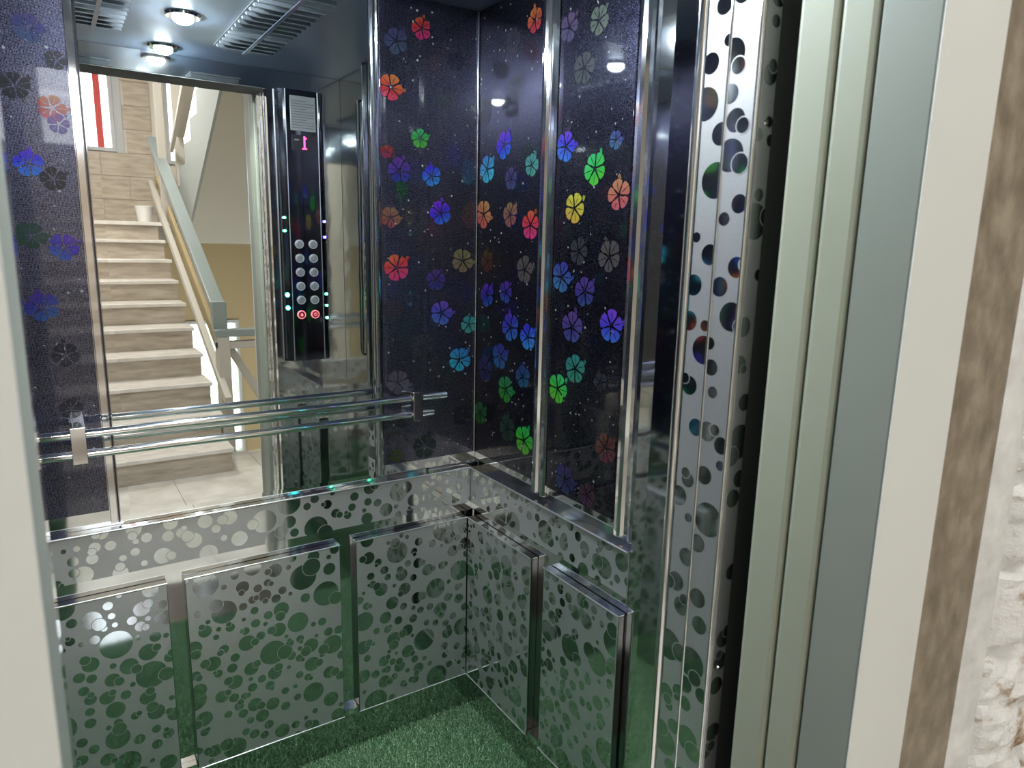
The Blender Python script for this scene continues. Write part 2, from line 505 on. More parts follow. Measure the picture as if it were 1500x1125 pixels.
me.polygons.foreach_set('loop_total', np.full(N, 4, np.int32))
me.update()
link('grass_carpet', me, 'grass_blade', None, kind='stuff', label='green artificial grass carpet covering the lift floor', category='carpet')

ceiling = box('ceiling', 'ceiling_steel', None, XL - .02, XR + .05, 0.60, YB + .05, ZC, ZC + .04, kind='structure', label='dark steel ceiling of the lift car', category='ceiling')

# ---- back wall
wall_back = box('wall_back', 'polished_steel', None, XL - .03, XR + .03, YB, YB + .03, 0.0, ZC, kind='structure', label='lift back wall of polished steel with mirror and flower panels', category='wall')
box('dado_sheet', 'polished_steel', wall_back, XL, 1.048, 1.80, YB - .0005, 0.0, B_HI - .004)
box('dado_ledge', 'chrome', wall_back, XL, 1.048, 1.792, YB - .001, B_HI - .004, B_HI, bev=.0012)
MB().cyl((XL + .03, 1.7905, B_HI - .002), (1.039, 1.7905, B_HI - .002), .0022, n=12).build('ledge_bead', 'chrome_bead', wall_back, smooth=True)
bf = box('etched_band', 'etched_steel', wall_back, XL + .005, 1.044, 1.7985, 1.7998, B_LO, B_HI - .008)
polished_circles(bf, fr_back(1.7985), XL + .005, 1.044, B_LO, B_HI - .008, 11)
for i, (a, b_) in enumerate(((-0.198, 0.177), (0.216, 0.614), (0.660, 1.022))):
    p = box('dado_panel', 'dark_chrome', wall_back, a, b_, 1.777, 1.7995, P_LO, P_HI, bev=.001)
    box('panel_lip', 'chrome', p, a, b_, 1.7755, 1.797, P_LO - .003, P_LO - .0005)
    box('panel_cap', 'chrome', p, a, b_, 1.7755, 1.797, P_HI + .0005, P_HI + .003)
    for z_ in (P_LO - .0018, P_HI + .0018):
        MB().cyl((a, 1.7745, z_), (b_, 1.7745, z_), .0017, n=10).build('edge_bead', 'chrome_bead', p, smooth=True)
    fc = box('etched_face', 'etched_steel', p, a + .002, b_ - .002, 1.775, 1.7768, P_LO + .001, P_HI - .001)
    for ch in [fc]:
        polished_circles(p, fr_back(1.775), a + .002, b_ - .002, P_LO + .001, P_HI - .001, 20 + i)
    if i:
        box('joint_plate', 'chrome', wall_back, (0.179, 0.616)[i - 1], a - .002, 1.779, 1.7995, P_LO - .003, P_LO + .012)
fb = box('flower_panel', 'black_film', wall_back, 0.768, XR - .004, YB - .005, YB - .0005, UP, ZC - .002, bev=.0008)
put_flowers(fb, 'back', YB - .005, FLOWERS_BACK_RIGHT, (0.768, XR - .004, UP, ZC), 1)
put_dots(fb, fr_back(YB - .005), (0.768, XR - .004, UP, ZC), 2)
fb = box('flower_panel', 'black_film', wall_back, XL + .004, 0.072, YB - .005, YB - .0005, UP, ZC - .002, bev=.0008)
rnd = random.Random(5)
PAL = [(.03, .06, .5), (.04, .4, .07), (.5, .06, .05), (.05, .05, .08), (.03, .3, .45), (.06, .04, .2), (.05, .05, .07), (.3, .2, .06)]
extra = [(rnd.uniform(-.2, -.08), UP + .06 + .115 * k, .064) + PAL[(k * 3) % 8] for k in range(11)]
put_flowers(fb, 'back', YB - .005, FLOWERS_BACK_LEFT + extra, (XL + .004, 0.072, UP, ZC), 3)
put_dots(fb, fr_back(YB - .005), (XL + .004, 0.072, UP, ZC), 4)
# chrome pilasters: a double ridge with a dark groove
def pilaster(parent, axis, c, w, plane, z0_, z1_):
    # profile across the strip, height in front of the plane
    h_ = w / 2
    prof = [(-h_, 0), (-h_, .006), (-h_ * .82, .011), (-h_ * .55, .013), (-h_ * .30, .010), (-h_ * .14, .004),
            (h_ * .14, .004), (h_ * .30, .010), (h_ * .55, .013), (h_ * .82, .011), (h_, .006), (h_, 0)]
    if axis == 'X':
        pts = [(c + a, plane - d) for a, d in prof]
    else:
        pts = [(plane - d, c + a) for a, d in prof]
    return MB().prism(pts, 2, z0_, z1_).build('chrome_strip', 'chrome', parent)
pilaster(wall_back, 'X', 0.752, 0.026, YB - .0003, UP - .03, ZC - .002)
box('chrome_strip', 'chrome', wall_back, .0735, .0885, YB - .0075, YB - .0005, UP - .034, ZC - .002, bev=.001)
box('dark_joint', 'black_plastic', wall_back, .0895, .0935, YB - .003, YB - .0005, UP - .034, ZC - .002)
MB().cyl((1.0645, 1.8115, UP), (1.0645, 1.8115, ZC - .002), .0028, n=12).build('corner_bead', 'chrome', wall_back, smooth=True)

# ---- right wall
wall_right = box('wall_right', 'polished_steel', None, XR, XR + .03, YF, YB - .001, 0.0, ZC, kind='structure', label='lift right wall of polished steel with flower panels', category='wall')
box('dado_sheet', 'polished_steel', wall_right, 1.048, XR - .0005, 1.078, 1.7995, 0.0, B_HI - .004)
box('dado_ledge', 'chrome', wall_right, 1.040, XR - .001, 1.078, 1.7915, B_HI - .004, B_HI, bev=.0012)
MB().cyl((1.0385, 1.079, B_HI - .002), (1.0385, 1.790, B_HI - .002), .0022, n=12).build('ledge_bead', 'chrome_bead', wall_right, smooth=True)
box('plain_sheet', 'polished_steel', wall_right, 1.046, XR - .0005, YF + .001, 1.0755, 0.0, ZC - .001, bev=.001)
bf = box('etched_band', 'etched_steel', wall_right, 1.0465, 1.0478, 1.082, 1.797, B_LO, B_HI - .008)
polished_circles(bf, fr_right(1.0465), 1.082, 1.797, B_LO, B_HI - .008, 31)
for i, (a, b_) in enumerate(((1.431, 1.774), (1.080, 1.372))):
    p = box('dado_panel', 'dark_chrome', wall_right, 1.025, 1.0475, a, b_, P_LO, P_HI, bev=.001)
    box('panel_lip', 'chrome', p, 1.0235, 1.045, a, b_, P_LO - .003, P_LO - .0005)
    box('panel_cap', 'chrome', p, 1.0235, 1.045, a, b_, P_HI + .0005, P_HI + .003)
    for z_ in (P_LO - .0018, P_HI + .0018):
        MB().cyl((1.0225, a, z_), (1.0225, b_, z_), .0017, n=10).build('edge_bead', 'chrome_bead', p, smooth=True)
    MB().cyl((1.0225, a, P_LO), (1.0225, a, P_HI), .0015, n=10).build('edge_bead', 'chrome_bead', p, smooth=True)
    box('etched_face', 'etched_steel', p, 1.023, 1.0248, a + .002, b_ - .002, P_LO + .001, P_HI - .001)
    polished_circles(p, fr_right(1.023), a + .002, b_ - .002, P_LO + .001, P_HI - .001, 40 + i)
box('joint_plate', 'chrome', wall_right, 1.027, 1.0475, 1.374, 1.429, P_LO - .003, P_LO + .012)
for a, b_, tab, sd in ((1.503, YB - .006, FLOWERS_RIGHT_A, 6), (1.166, 1.432, FLOWERS_RIGHT_B, 8)):
    fb = box('flower_panel', 'black_film', wall_right, XR - .005, XR - .0005, a, b_, UP, ZC - .002, bev=.0008)
    put_flowers(fb, 'right', XR - .005, tab, (a, b_, UP, ZC), sd)
    put_dots(fb, fr_right(XR - .005), (a, b_, UP, ZC), sd + 1)
pilaster(wall_right, 'Y', 1.4675, 0.062, XR - .0003, UP - .03, ZC - .002)
pilaster(wall_right, 'Y', 1.121, 0.078, XR - .0003, UP - .03, ZC - .002)

# ---- left wall (seen only in reflections)
wall_left = box('wall_left', 'polished_steel', None, XL - .03, XL, YF, YB - .001, 0.0, ZC, kind='structure', label='lift left wall of polished steel with flower panels', category='wall')
box('dado_sheet', 'polished_steel', wall_left, XL + .0005, XL + .020, YF + .01, 1.7985, 0.0, B_HI - .004)
box('dado_ledge', 'chrome', wall_left, XL + .001, XL + .028, YF + .01, 1.7915, B_HI - .004, B_HI)
for i, (a, b_) in enumerate(((1.431, 1.770), (1.080, 1.372), (0.80, 1.03))):
    p = box('dado_panel', 'etched_steel', wall_left, XL + .0205, XL + .042, a, b_, P_LO, P_HI, bev=.001)
    polished_circles(p, fr_left(XL + .042), a + .002, b_ - .002, P_LO + .001, P_HI - .001, 50 + i)
for k, (a, b_) in enumerate(((1.503, YB - .006), (1.166, 1.432), (0.80, 1.10))):
    fb = box('flower_panel', 'black_film', wall_left, XL + .0005, XL + .005, a, b_, UP, ZC - .002)
    rnd = random.Random(60 + k)
    tb = []
    for j in range(22):
        tb.append((a + .045 + (j % 2) * (b_ - a - .09) + rnd.uniform(-.03, .03), UP + .06 + .052 * j + rnd.uniform(-.02, .02), .072) + PAL[rnd.randrange(8)])
    put_flowers(fb, 'left', XL + .005, tb, (a, b_, UP, ZC), 70 + k)
    put_dots(fb, fr_left(XL + .005), (a, b_, UP, ZC), 80 + k)
for c in (1.4675, 1.133):
    MB().prism([(XL + .0003, c - .03), (XL + .011, c - .024), (XL + .004, c), (XL + .011, c + .024), (XL + .0003, c + .03)], 2, UP - .03, ZC - .002).build('chrome_strip', 'chrome', wall_left)

# ---- front wall of the car: two posts and a header
XO0, XO1 = -0.020, 0.755
wall_front = box('wall_front', 'polished_steel', None, XO1 + .0005, XR + .03, 0.60, YF - .001, 0.0, ZC - .001, kind='structure', label='lift front wall post of polished steel beside the doorway', category='wall')
box('post', 'polished_steel', wall_front, XL - .03, XO0, 0.60, YF - .001, 0.0, ZC - .001)
box('header', 'polished_steel', wall_front, XO0 + .0005, XO1, 0.60, YF - .001, 2.07, ZC - .001)
box('header_underside', 'shaft_and_shade_dark', wall_front, XO0 + .0005, XO1 - .0005, .601, YF - .003, 2.067, 2.0698)  # dark sheet added so the underside shows no bright reflection
MB().cyl((XO1 + .002, .700, .001), (XO1 + .002, .700, 2.069), .0075).build('edge_bead', 'chrome', wall_front, smooth=True)
for k, (a, b_) in enumerate(((.652, .688), (.606, .647))):
    st = box('etched_strip', 'etched_steel', wall_front, XO1 - .0012, XO1, a, b_, .001, 2.068)
    polished_circles(st, fr_right(XO1 - .0012), a, b_, .001, 2.068, 90 + k, 1.0, POST_SIZES)
MB().cyl((XO1 - .0005, .6495, .001), (XO1 - .0005, .6495, 2.069), .0022, n=12).build('edge_bead', 'chrome', wall_front, smooth=True)
MB().cyl((XO1 - .0005, .6035, .001), (XO1 - .0005, .6035, 2.069), .0025, n=12).build('edge_bead', 'chrome', wall_front, smooth=True)
st = box('etched_strip', 'etched_steel', wall_front, XO1 + .003, .784, .5985, .5998, .001, 2.068)
box('gap_shade', 'shaft_and_shade_dark', wall_front, .785, .90, .5985, .5998, .001, 2.068)  # dark plate paints in the shade of the unlit gap
polished_circles(st, fr_back(.5985), XO1 + .003, .784, .001, 2.068, 95, 1.0, POST_SIZES)
for z_ in (.42, .90, 1.66):
    MB().cyl((.771, .5984, z_), (.771, .5965, z_), .0035, .0025, 14).build('screw', 'chrome', wall_front, smooth=True)
sill = box('trim_1', 'dark_chrome', None, XO0, XO1, .60, YF - .001, .0005, .004, kind='structure', label='metal door sill at the edge of the lift car', category='sill')

# ---- ceiling lamps and vents
for k, y_ in enumerate((.842, 1.255, 1.62)):
    L = empty('ceiling_downlight', (0.395, y_, ZC), label='small round LED downlight ' + ('near the lift doorway', 'in the middle of the lift ceiling', 'near the lift back wall')[k], category='lamp', group='downlights in the lift ceiling')
    MB().cyl((.395, y_, ZC - .0005), (.395, y_, ZC - .007), .050, .046, 32).build('rim', 'chrome', L, smooth=True)
    dome = MB()
    rings = [(.030, 0.0), (.0285, .006), (.024, .012), (.016, .0165), (.007, .0185)]
    for r_, d_ in rings:
        dome.v += [(.395 + r_ * math.cos(q * math.pi / 14), y_ + r_ * math.sin(q * math.pi / 14), ZC - .0072 - d_) for q in range(28)]
    for g_ in range(len(rings) - 1):
        dome.f += [(g_ * 28 + q, g_ * 28 + (q + 1) % 28, (g_ + 1) * 28 + (q + 1) % 28, (g_ + 1) * 28 + q) for q in range(28)]
    dome.f += [tuple(range(27, -1, -1)), tuple(range(len(dome.v) - 28, len(dome.v)))]
    dome.build('lens', 'lamp_lens', L)
for k, (x0, x1) in enumerate(((.10, .26), (.53, .72))):
    Vt = empty('ceiling_vent', ((x0 + x1) / 2, 1.4, ZC), label='slatted ceiling vent on the ' + ('left wall side of the downlights', 'right wall side of the downlights')[k], category='vent', group='vents in the lift ceiling')
    box('backing', 'vent_dark', Vt, x0, x1, .98, 1.72, ZC - .003, ZC - .0005)
    for j in range(16):
        yy = .995 + j * .045
        MB().prism([(yy, ZC - .004), (yy + .022, ZC - .004), (yy + .026, ZC - .014), (yy + .022, ZC - .016)], 0, x0 + .004, x1 - .004).build('slat', 'slat_steel', Vt)
    box('divider', 'ceiling_steel', Vt, (x0 + x1) / 2 - .006, (x0 + x1) / 2 + .006, .985, 1.715, ZC - .019, ZC - .0165)

# ---- mirror
mir = empty('wall_mirror', (0.417, YB, B_HI), label='tall frameless mirror on the lift back wall reflecting the stairs', category='mirror')
x0, x1, z0_, z1_ = 0.0950, 0.7375, B_HI + .001, ZC - .003
yb, yf, bw, dp = YB - .001, YB - .0072, .020, .0004
vv = [(x0, yb, z0_), (x1, yb, z0_), (x1, yb, z1_), (x0, yb, z1_),
      (x0, yf + dp, z0_), (x1, yf + dp, z0_), (x1, yf + dp, z1_), (x0, yf + dp, z1_),
      (x0 + bw, yf, z0_ + bw), (x1 - bw, yf, z0_ + bw), (x1 - bw, yf, z1_ - bw), (x0 + bw, yf, z1_ - bw)]
mb = MB().add(vv, [(0, 1, 2, 3), (0, 4, 5, 1), (1, 5, 6, 2), (2, 6, 7, 3), (3, 7, 4, 0), (8, 9, 10, 11), (4, 8, 9, 5), (5, 9, 10, 6), (6, 10, 11, 7), (7, 11, 8, 4)])
mb.build('mirror_pane', 'mirror_silver', mir)

# ---- handrail on the back wall
hr = empty('wall_handrail', (0.43, YB, 1.0), label='chrome double-bar handrail across the mirror on the lift back wall', category='handrail')
for z_, xe in ((1.076, .930), (1.030, .888)):
    MB().cyl((-.10, 1.746, z_), (xe, 1.746, z_), .0098, n=28).build('rail_bar', 'chrome', hr, smooth=True)
    MB().cyl((xe + .0002, 1.746, z_), (xe + .003, 1.746, z_), .0098, .0085, 28).build('end_cap', 'dark_chrome', hr, smooth=True)
for xc in (.024, .836):
    br = box('bracket', 'chrome', hr, xc - .0145, xc + .0145, 1.7305, 1.7355, 1.012, 1.094, bev=.001)
    for z_ in (1.094, 1.012):
        box('bracket_arm', 'chrome', br, xc - .0145, xc + .0145, 1.7356, 1.8145, z_ - (.004 if z_ > 1.05 else 0), z_ + (0 if z_ > 1.05 else .004))
    box('wall_plate', 'chrome', br, xc - .0145, xc + .0145, 1.8135, 1.8148, 1.0165, 1.0895)

# ---- control panel on the right post, facing into the car
cp = empty('control_panel', (.877, YF, 1.02), label='lift control panel with round buttons and red floor display on steel post', category='control panel')
YP = YF + .038
MB().prism([(.782, YF), (.790, YF + .020), (.806, YP - .003), (.814, YP), (.940, YP), (.948, YP - .003), (.964, YF + .020), (.972, YF)], 2, 1.02, 2.072).build('housing', 'panel_black', cp)
for xx, yy in ((.7815, YF + .002), (.8145, YP + .0006), (.9395, YP + .0006), (.9725, YF + .002)):
    MB().cyl((xx, yy, 1.021), (xx, yy, 2.071), .0016, n=10).build('edge_bead', 'chrome_bead', cp, smooth=True)
for xx in (.788, .968):
    box('side_strip', 'chrome', cp, xx - .003, xx + .003, YF + .0215, YF + .0235, 1.03, 2.062)
box('top_rim', 'chrome', cp, .786, .812, YF + .0245, YF + .0265, 2.055, 2.060)
pl = box('notice_plate', 'notice_grey', cp, .832, .930, YP + .0002, YP + .0015, 1.922, 2.050, bev=.0005)
for j in range(11):
    box('text_line', 'notice_ink', pl, .838, .924 - (.03 if j in (3, 7, 10) else .0), YP + .0016, YP + .0020, 1.932 + j * .0098, 1.9345 + j * .0098)
ds = box('floor_display', 'black_plastic', cp, .834, .932, YP + .0002, YP + .003, 1.850, 1.906, bev=.0015)
mb = MB()
ONE = ['.x.', 'xx.', '.x.', '.x.', '.x.', '.x.', '.x.', '.x.', 'xxx']
# the panel faces +Y, so its own left is at larger X
for r_, row in enumerate(ONE):
    for c_, ch in enumerate(row):
        if ch == 'x':
            cx = .883 - (c_ - 1) * .0062
            cz = 1.9005 - r_ * .0056
            mb.box(cx - .0029, cx + .0029, YP + .0032, YP + .0040, cz - .0026, cz + .0026)
mb.build('floor_number', 'led_red', ds)
MB().prism([(.842, 1.888), (.850, 1.892), (.850, 1.890), (.862, 1.890), (.862, 1.886), (.850, 1.886), (.850, 1.884)], 1, YP + .0032, YP + .0038).build('arrow_mark', 'notice_grey', ds)
for r_ in range(5):
    for c_ in range(2):
        cx, cz = .849 + .055 * c_, 1.490 - r_ * .0555
        bt = MB().cyl((cx, YP + .0002, cz), (cx, YP + .006, cz), .0178, .0170, 28).build('call_button', 'button_steel', cp, smooth=True)
        MB().cyl((cx, YP + .0062, cz), (cx, YP + .0075, cz), .0135, .0120, 24).build('button_face', 'notice_grey', bt, smooth=True)
for c_ in range(2):
    cx, cz = .848 + .056 * c_, 1.209
    bt = MB().cyl((cx, YP + .0002, cz), (cx, YP + .005, cz), .0172, .0168, 28).build('alarm_button' if c_ == 0 else 'door_button', 'ring_red', cp, smooth=True)
    MB().cyl((cx, YP + .0052, cz), (cx, YP + .0065, cz), .0138, .0134, 28).build('button_face', 'button_red', bt, smooth=True)
    mk = MB()
    if c_ == 0:
        mk.prism([(cx - .007, cz - .004), (cx + .007, cz - .004), (cx + .004, cz - .001), (cx + .003, cz + .005), (cx - .003, cz + .005), (cx - .004, cz - .001)], 1, YP + .0066, YP + .0072)
        mk.box(cx - .0015, cx + .0015, YP + .0066, YP + .0072, cz - .007, cz - .005)
    else:
        for q in range(9):
            t = math.radians(-240 + q * 37)
            mk.box(cx + .006 * math.cos(t) - .0013, cx + .006 * math.cos(t) + .0013, YP + .0066, YP + .0072, cz + .006 * math.sin(t) - .0013, cz + .006 * math.sin(t) + .0013)
        mk.box(cx - .001, cx + .001, YP + .0066, YP + .0072, cz, cz + .008)
    mk.build('button_symbol', 'ring_red', bt)
for xx, lst in ((.797, ((1.592, 'led_green'), (1.541, 'led_green'), (1.289, 'led_cyan'), (1.237, 'led_cyan'))),
                (.957, ((1.582, 'led_blue'), (1.520, 'led_blue'), (1.290, 'led_green'), (1.243, 'led_green'), (1.192, 'led_green')))):
    for z_, mm in lst:
        yy = YF + .029
        MB().cyl((xx, yy, z_), (xx + (-.003 if xx < .88 else .003), yy + .003, z_), .0085 if mm == 'led_cyan' else .0048, .004, 14).build('indicator_light', mm, cp)

# ================================================================== landing doors and surround
d1 = box('door_1', 'sage_paint', None, XO1 - .003, 1.50, .501, .5504, .006, 2.16, bev=.006, kind='structure', label='rear sage green sliding landing door panel, retracted', category='door')
d2 = box('door_2', 'sage_paint', None, XO1 - .001, 1.50, .4555, .4985, .006, 2.16, bev=.006, kind='structure', label='front sage green sliding landing door panel, retracted', category='door')
fr = empty('trim_2', (.37, .42, 0), kind='structure', label='pale painted steel landing door frame around the lift doorway', category='door frame')
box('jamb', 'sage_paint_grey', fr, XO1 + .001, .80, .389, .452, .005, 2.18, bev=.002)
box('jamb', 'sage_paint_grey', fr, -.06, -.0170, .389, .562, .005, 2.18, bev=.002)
box('header', 'sage_paint_grey', fr, -.0165, XO1, .389, .452, 2.15, 2.18)
box('architrave', 'pale_paint', fr, XO1 + .0005, .888, .387, .3885, .005, 2.28, bev=.0005)
box('architrave', 'pale_paint', fr, -.165, -.0165, .387, .3885, .005, 2.28, bev=.0005)
box('architrave', 'pale_paint', fr, -.0160, XO1, .387, .3885, 2.152, 2.28, bev=.0005)
box('trim_3', 'dark_chrome', None, -.012, XO1 - .004, .40, .598, -.012, .003, kind='structure', label='grooved metal sill under the landing doors', category='sill')

wall_hall = empty('wall_hall_front', (0, .40, 0), kind='structure', label='landing wall around the lift doorway', category='wall')
box('wall_panel', 'pale_paint', wall_hall, -2.2, -.166, .3885, .45, .001, 3.6)
box('wall_panel', 'wall_paint', wall_hall, -.1595, .80, .4005, .45, 2.181, 3.6)
box('wall_panel', 'wall_paint', wall_hall, .8005, 1.098, .402, .45, .001, 3.6)
box('marble_slab', 'brown_marble', wall_hall, .8885, 1.032, .389, .4015, .001, 3.0, bev=.002)
# rounded plaster edge between marble and stone
pp = [(1.030, .4015), (1.030, .3885), (1.036, .3858), (1.046, .3838), (1.060, .382), (1.076, .381), (1.090, .382), (1.098, .386), (1.098, .4015)]
MB().prism(pp, 2, .001, 3.0).build('plaster_edge', 'plaster_edge', wall_hall, smooth=True)
# rough whitewashed stones
def stone(x0, x1, z0_, z1_, seed, proud):
    rnd = random.Random(seed)
    nx, nz = max(5, int((x1 - x0) / .014)), max(5, int((z1_ - z0_) / .014))
    nx, nz = min(nx, 26), min(nz, 22)
    from mathutils import noise as mn
    mb = MB()
    off = Vector((seed * 3.1, seed * 1.7, 0))
    for j in range(nz + 1):
        for i in range(nx + 1):
            s_, t_ = i / nx, j / nz
            e = min(s_, 1 - s_, t_, 1 - t_)
            rim = min(1, e / .16)
            p = Vector((x0 + (x1 - x0) * s_, z0_ + (z1_ - z0_) * t_, 0))
            wob = .010
            pxx = p.x + mn.noise(p * 9 + off) * wob
            pzz = p.y + mn.noise(p * 9 - off) * wob
            d = proud * (rim ** .6) + mn.fractal(Vector((p.x * 16, p.y * 34 + p.x * 14, seed)), .7, 2.1, 5) * .011 * (0.3 + rim)
            mb.v.append((pxx, .398 - d, pzz))
    w = nx + 1
    mb.f = [(j * w + i, j * w + i + 1, (j + 1) * w + i + 1, (j + 1) * w + i) for j in range(nz) for i in range(nx)]
    n0 = len(mb.v)
    rim_i = [i for i in range(w)] + [j * w + nx for j in range(1, nz + 1)] + [nz * w + i for i in range(nx - 1, -1, -1)] + [j * w for j in range(nz - 1, 0, -1)]
    for i in rim_i:
        x, y, z = mb.v[i]
        mb.v.append((x, .4015, z))
    m_ = len(rim_i)
    mb.f += [(rim_i[(k + 1) % m_], rim_i[k], n0 + k, n0 + (k + 1) % m_) for k in range(m_)]
    mb.f.append(tuple(n0 + k for k in range(m_)))
    return mb.build('stone', 'whitewashed_stone', wall_hall)
box('mortar_bed', 'plaster_edge', wall_hall, 1.0985, 2.2, .392, .45, .001, 3.6)
rnd = random.Random(21)
zz, k = .005, 0
while zz < 2.5:
    hgt = rnd.uniform(.12, .21)
    xx = 1.102
    first = True
    while xx < 2.15:
        wd = rnd.uniform(.16, .34) if not first else rnd.uniform(.10, .30)
        first = False
        stone(xx, min(xx + wd, 2.19), zz, zz + hgt, k + 1, rnd.uniform(.018, .034))
        k += 1
        xx += wd + .006
    zz += hgt + .006

# ================================================================== landing and stairs
RY = lambda yp: 3.64 - yp      # mirror-image depth to real depth
hf = box('floor_hall', 'floor_marble', None, -2.2, 2.2, -1.50, .386, -.12, -.011, kind='structure', label='pale marble landing floor in front of the lift', category='floor')
for i in range(8):
    for j in range(4):
        ya, yb_ = max(-1.498, .385 - .50 * (j + 1) + .002), .385 - .50 * j
        box('floor_tile', 'floor_marble', hf, -2.198 + .5495 * i, -2.198 + .5495 * i + .547, ya, yb_, -.0105, 0.0, bev=.001)
box('wall_hall_left', 'wall_paint', None, -2.24, -2.2, -4.9, .45, -1.6, 3.6, kind='structure', label='plain landing wall on the left side', category='wall')
box('wall_hall_right', 'wall_paint', None, 2.2, 2.24, -4.9, .45, -1.6, 3.6, kind='structure', label='plain landing wall on the right side', category='wall')
box('ceiling_hall', 'wall_paint', None, -2.24, 2.24, -4.9, .45, 3.6, 3.66, kind='structure', label='white ceiling over landing and stairs', category='ceiling')
box('floor_lower', 'floor_marble', None, -2.2, 2.2, -4.9, -1.5, -1.7, -1.6, kind='structure', label='lower landing floor beneath the stairs', category='floor')
# back wall of the stairwell with three openings
wb = empty('wall_stair_back', (0, -4.88, 0), kind='structure', label='stairwell back wall with travertine tiles and windows', category='wall')
YW0, YW1 = -4.94, -4.865
holes = [(.05, .70, 2.36, 3.30), (1.17, 1.92, 2.28, 3.45), (1.04, 1.80, -1.0, .60)]
xs = sorted({-2.2, 2.2} | {h_[0] for h_ in holes} | {h_[1] for h_ in holes})
zs = sorted({-1.6, 1.46, 3.6} | {h_[2] for h_ in holes} | {h_[3] for h_ in holes})
for zi in range(len(zs) - 1):
    run = None
    for xi in range(len(xs) - 1):
        cx, cz = (xs[xi] + xs[xi + 1]) / 2, (zs[zi] + zs[zi + 1]) / 2
        solid = not any(h_[0] < cx < h_[1] and h_[2] < cz < h_[3] for h_ in holes)
        if solid:
            if run is None: run = [xs[xi], xs[xi + 1]]
            else: run[1] = xs[xi + 1]
        if run and (not solid or xi == len(xs) - 2):
            box('wall_block', 'tan_paint' if cz < 1.46 else 'wall_paint', wb, run[0], run[1], YW0, YW1, zs[zi], zs[zi + 1])
            run = None
for r_ in range(7):
    za, zb = 1.655 + r_ * .235, 1.655 + r_ * .235 + .231
    xx = -.40 + (.0 if r_ % 2 else -.25)
    while xx < 1.04:
        xa, xb = max(xx, -.40), min(xx + .596, 1.04)
        segs = [(xa, xb)]
        if za > 2.3:
            segs = []
            if xa < 0.0: segs.append((xa, min(xb, 0.0)))
            if xb > .775: segs.append((max(xa, .775), xb))
        for a, b_ in segs:
            if b_ - a > .03:
                box('tile', 'travertine', wb, a, b_, YW1 + .0005, YW1 + .012, za, zb, bev=.0015)
        xx += .60
def window(name, h_, label, bars, glass='window_glass'):
    x0, x1, z0_, z1_ = h_
    w = empty(name, ((x0 + x1) / 2, YW0, z0_), kind='structure', label=label, category='window')
    t = .035
    box('window_frame', 'grey_frame', w, x0 + .0005, x0 + t, YW0 + .005, YW1 + .03, z0_ + .0005, z1_ - .0005)
    box('window_frame', 'grey_frame', w, x1 - t, x1 - .0005, YW0 + .005, YW1 + .03, z0_ + .0005, z1_ - .0005)
    box('window_frame', 'grey_frame', w, x0 + t, x1 - t, YW0 + .005, YW1 + .03, z0_ + .0005, z0_ + t)
    box('window_frame', 'grey_frame', w, x0 + t, x1 - t, YW0 + .005, YW1 + .03, z1_ - t, z1_ - .0005)
    for b_ in bars:
        box('mullion', 'grey_frame', w, b_ - .012, b_ + .012, YW0 + .02, YW0 + .05, z0_ + t, z1_ - t)
    box('pane', glass, w, x0 + t, x1 - t, YW0 + .030, YW0 + .036, z0_ + t, z1_ - t)
    return w
w1 = window('window_1', holes[0], 'tall grey-framed window beside the tiled wall of the upper stair landing', ())
box('surround', 'grey_frame', w1, .702, .772, YW1 + .0005, YW1 + .02, 2.352, 3.34)
box('red_view_panel', 'red_paint', w1, .50, .60, YW1 - .03, YW1 - .02, 2.40, 3.20)  # stands in for something red outside the window
window('window_2', holes[1], 'bright window behind the upper stair flight', (1.54,))
window('window_3', holes[2], 'bright low window beneath the upper stair landing', (), 'speckled_pane')

SX0, SX1 = -.40, .91
stair = empty('staircase', (.25, -1.05, 0), label='travertine staircase with pale treads climbing opposite the lift', category='staircase')
RH, TD, Y1 = .165, .31, RY(4.68)
for i in range(10):
    zt = RH * (i + 1)
    yn = Y1 - TD * i
    last = i == 9
    yb_ = YW1 + .0005 if last else yn - TD - .03
    st = box('step', 'travertine', stair, SX0, SX1, yb_ if not last else yn - TD, yn - .03, max(0.0, zt - RH - (.12 if i else 0)), zt - .029)
    if not last:
        box('tread', 'tread_marble', st, SX0, SX1 + .012, yn - TD - .029, yn, zt - .028, zt, bev=.005)
ml = box('upper_landing', 'tread_marble', stair, SX0, 2.19, YW1 + .001, Y1 - TD * 9, 1.616, 1.65, bev=.004)
box('landing_slab', 'cream_paint', stair, SX0, 2.19, YW1 + .001, Y1 - TD * 9 - .32, 1.47, 1.615)
box('skirt_wall', 'wall_paint', None, SX0 - .05, SX0 - .002, -4.86, -1.10, 0.0, 3.6, kind='structure', label='wall along the far side of the stair flight', category='wall').name = 'wall_stair_left'
# upper flight, turning back above the hall
pts = []
y_, z_ = RY(7.85), 1.652
for k in range(9):
    pts += [(y_, z_), (y_, z_ + .163)]
    z_ += .163
    y_ += .335
pts += [(y_, z_), (y_, z_ - .36), (RY(7.06), 1.48), (RY(7.465), 1.47), (RY(7.465), 1.652)]
fl = MB().prism(pts, 0, 1.10, 2.19).build('upper_flight', 'cream_paint', stair)
MB().prism(pts, 0, 1.08, 1.0995).build('stringer', 'stringer_paint', fl)

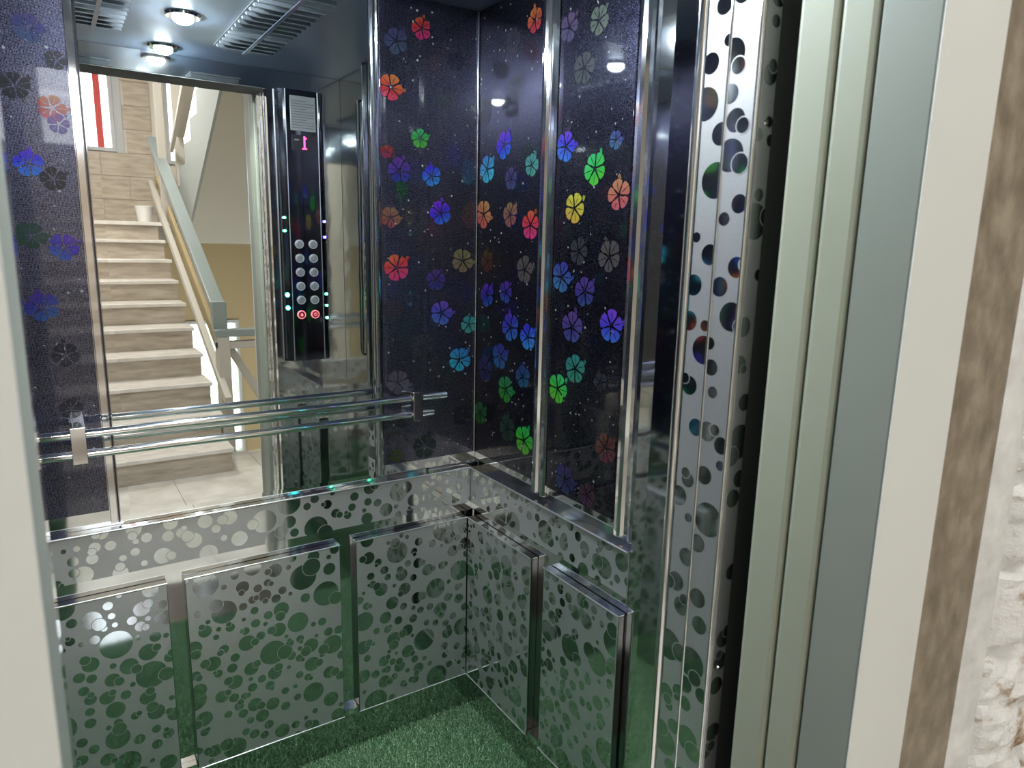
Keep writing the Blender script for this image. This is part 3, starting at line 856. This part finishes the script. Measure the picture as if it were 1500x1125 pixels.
# railing of the lower flight
rl = empty('stair_railing', (.96, RY(5.2), 0), label='grey-green stair railing with cream posts beside the lower flight', category='railing')
HY = lambda yp, dz=0: (RY(yp), 1.05 + .520 * (yp - 5.33) + dz)
a = HY(5.30); b_ = HY(8.05)
MB().bar((.985, a[0], a[1]), (.985, b_[0], b_[1]), .095, .06).build('handrail', 'rail_paint', rl, bev=.006)
MB().bar((.985, RY(5.27), .86), (.985, RY(5.27), 1.075), .095, .085).build('handrail_end', 'rail_paint', rl, bev=.006)
box('crossrail', 'rail_paint', rl, .935, 1.75, RY(5.24), RY(5.14), .835, .885, bev=.006)
box('crossrail_base', 'cream_paint', rl, .945, 1.75, RY(5.23), RY(5.15), .750, .800, bev=.004)
box('newel_post', 'cream_paint', rl, .945, 1.025, RY(5.26), RY(5.14), .001, .834, bev=.004)
LY = lambda yp: (RY(yp), .572 + .503 * (yp - 5.25))
a = LY(4.95); b_ = LY(8.2)
MB().bar((.955, a[0], a[1]), (.955, b_[0], b_[1]), .045, .06).build('lower_rail', 'cream_paint', rl, bev=.004)
a = LY(5.4); b_ = LY(8.2)
MB().bar((1.02, a[0], a[1] + .02), (1.02, b_[0], b_[1] + .02), .03, .10).build('lower_rail', 'tan_paint', rl)
MB().bar((1.04, RY(5.22), .74), (1.60, RY(5.22), -.30), .05, .05).build('brace', 'cream_paint', rl)
box('end_post', 'cream_paint', rl, 1.67, 1.75, RY(5.24), RY(5.16), .001, .749)
box('top_newel', 'cream_paint', rl, .965, 1.035, RY(7.62), RY(7.55), 1.651, 3.3, bev=.004)
ur = stair
box('upper_post', 'cream_paint', ur, 1.09, 1.165, RY(7.44), RY(7.37), 1.86, 3.3, bev=.004)
MB().bar((1.13, RY(7.34), 2.45), (1.13, RY(5.1), 3.56), .07, .07).build('upper_handrail', 'cream_paint', ur, bev=.004)
MB().bar((1.05, RY(7.34), 2.30), (1.05, RY(5.1), 3.41), .03, .05).build('upper_rail', 'cream_paint', ur)

# bucket on the upper landing
bk = empty('bucket', (.855, RY(7.85), 1.651), label='white plastic bucket on the tiled upper stair landing', category='bucket')
bx0 = (.845, RY(7.85))
MB().cyl((*bx0, 1.651), (*bx0, 1.795), .062, .082, 28).build('bucket_body', 'white_plastic', bk, smooth=True)
MB().cyl((*bx0, 1.7955), (*bx0, 1.808), .086, .086, 28).build('bucket_rim', 'white_plastic', bk, smooth=True)

# unseen fill light panels, added to brighten the landing and stairs
for k, (x_, y_) in enumerate(((.35, -.55), (.25, -2.7))):
    L = empty('added_fill_light', (x_, y_, 3.6), label='added unseen fill light panel ' + ('above the landing', 'above the stairs')[k], category='lamp', group='added hall fill lights')
    box('fill_frame', 'grey_frame', L, x_ - .33, x_ + .33, y_ - .33, y_ + .33, 3.57, 3.5995)
    box('fill_panel', ('hall_fill', 'stair_fill')[k], L, x_ - .30, x_ + .30, y_ - .30, y_ + .30, 3.562, 3.5695)

# shaft around the car
sh = empty('wall_shaft', (.4, 1.3, 0), kind='structure', label='dark concrete lift shaft around the car', category='wall')
box('shaft_side', 'shaft_and_shade_dark', sh, -.60, -.56, .451, 2.1, -.3, 2.9)
box('shaft_side', 'shaft_and_shade_dark', sh, 1.60, 1.64, .451, 2.1, -.3, 2.9)
box('shaft_side', 'shaft_and_shade_dark', sh, -.559, 1.599, 2.06, 2.1, -.3, 2.9)
box('shaft_top', 'shaft_and_shade_dark', sh, -.60, 1.64, .451, 2.1, 2.901, 2.94)
box('shaft_floor', 'shaft_and_shade_dark', sh, -.60, 1.64, .451, 2.1, -.34, -.301)
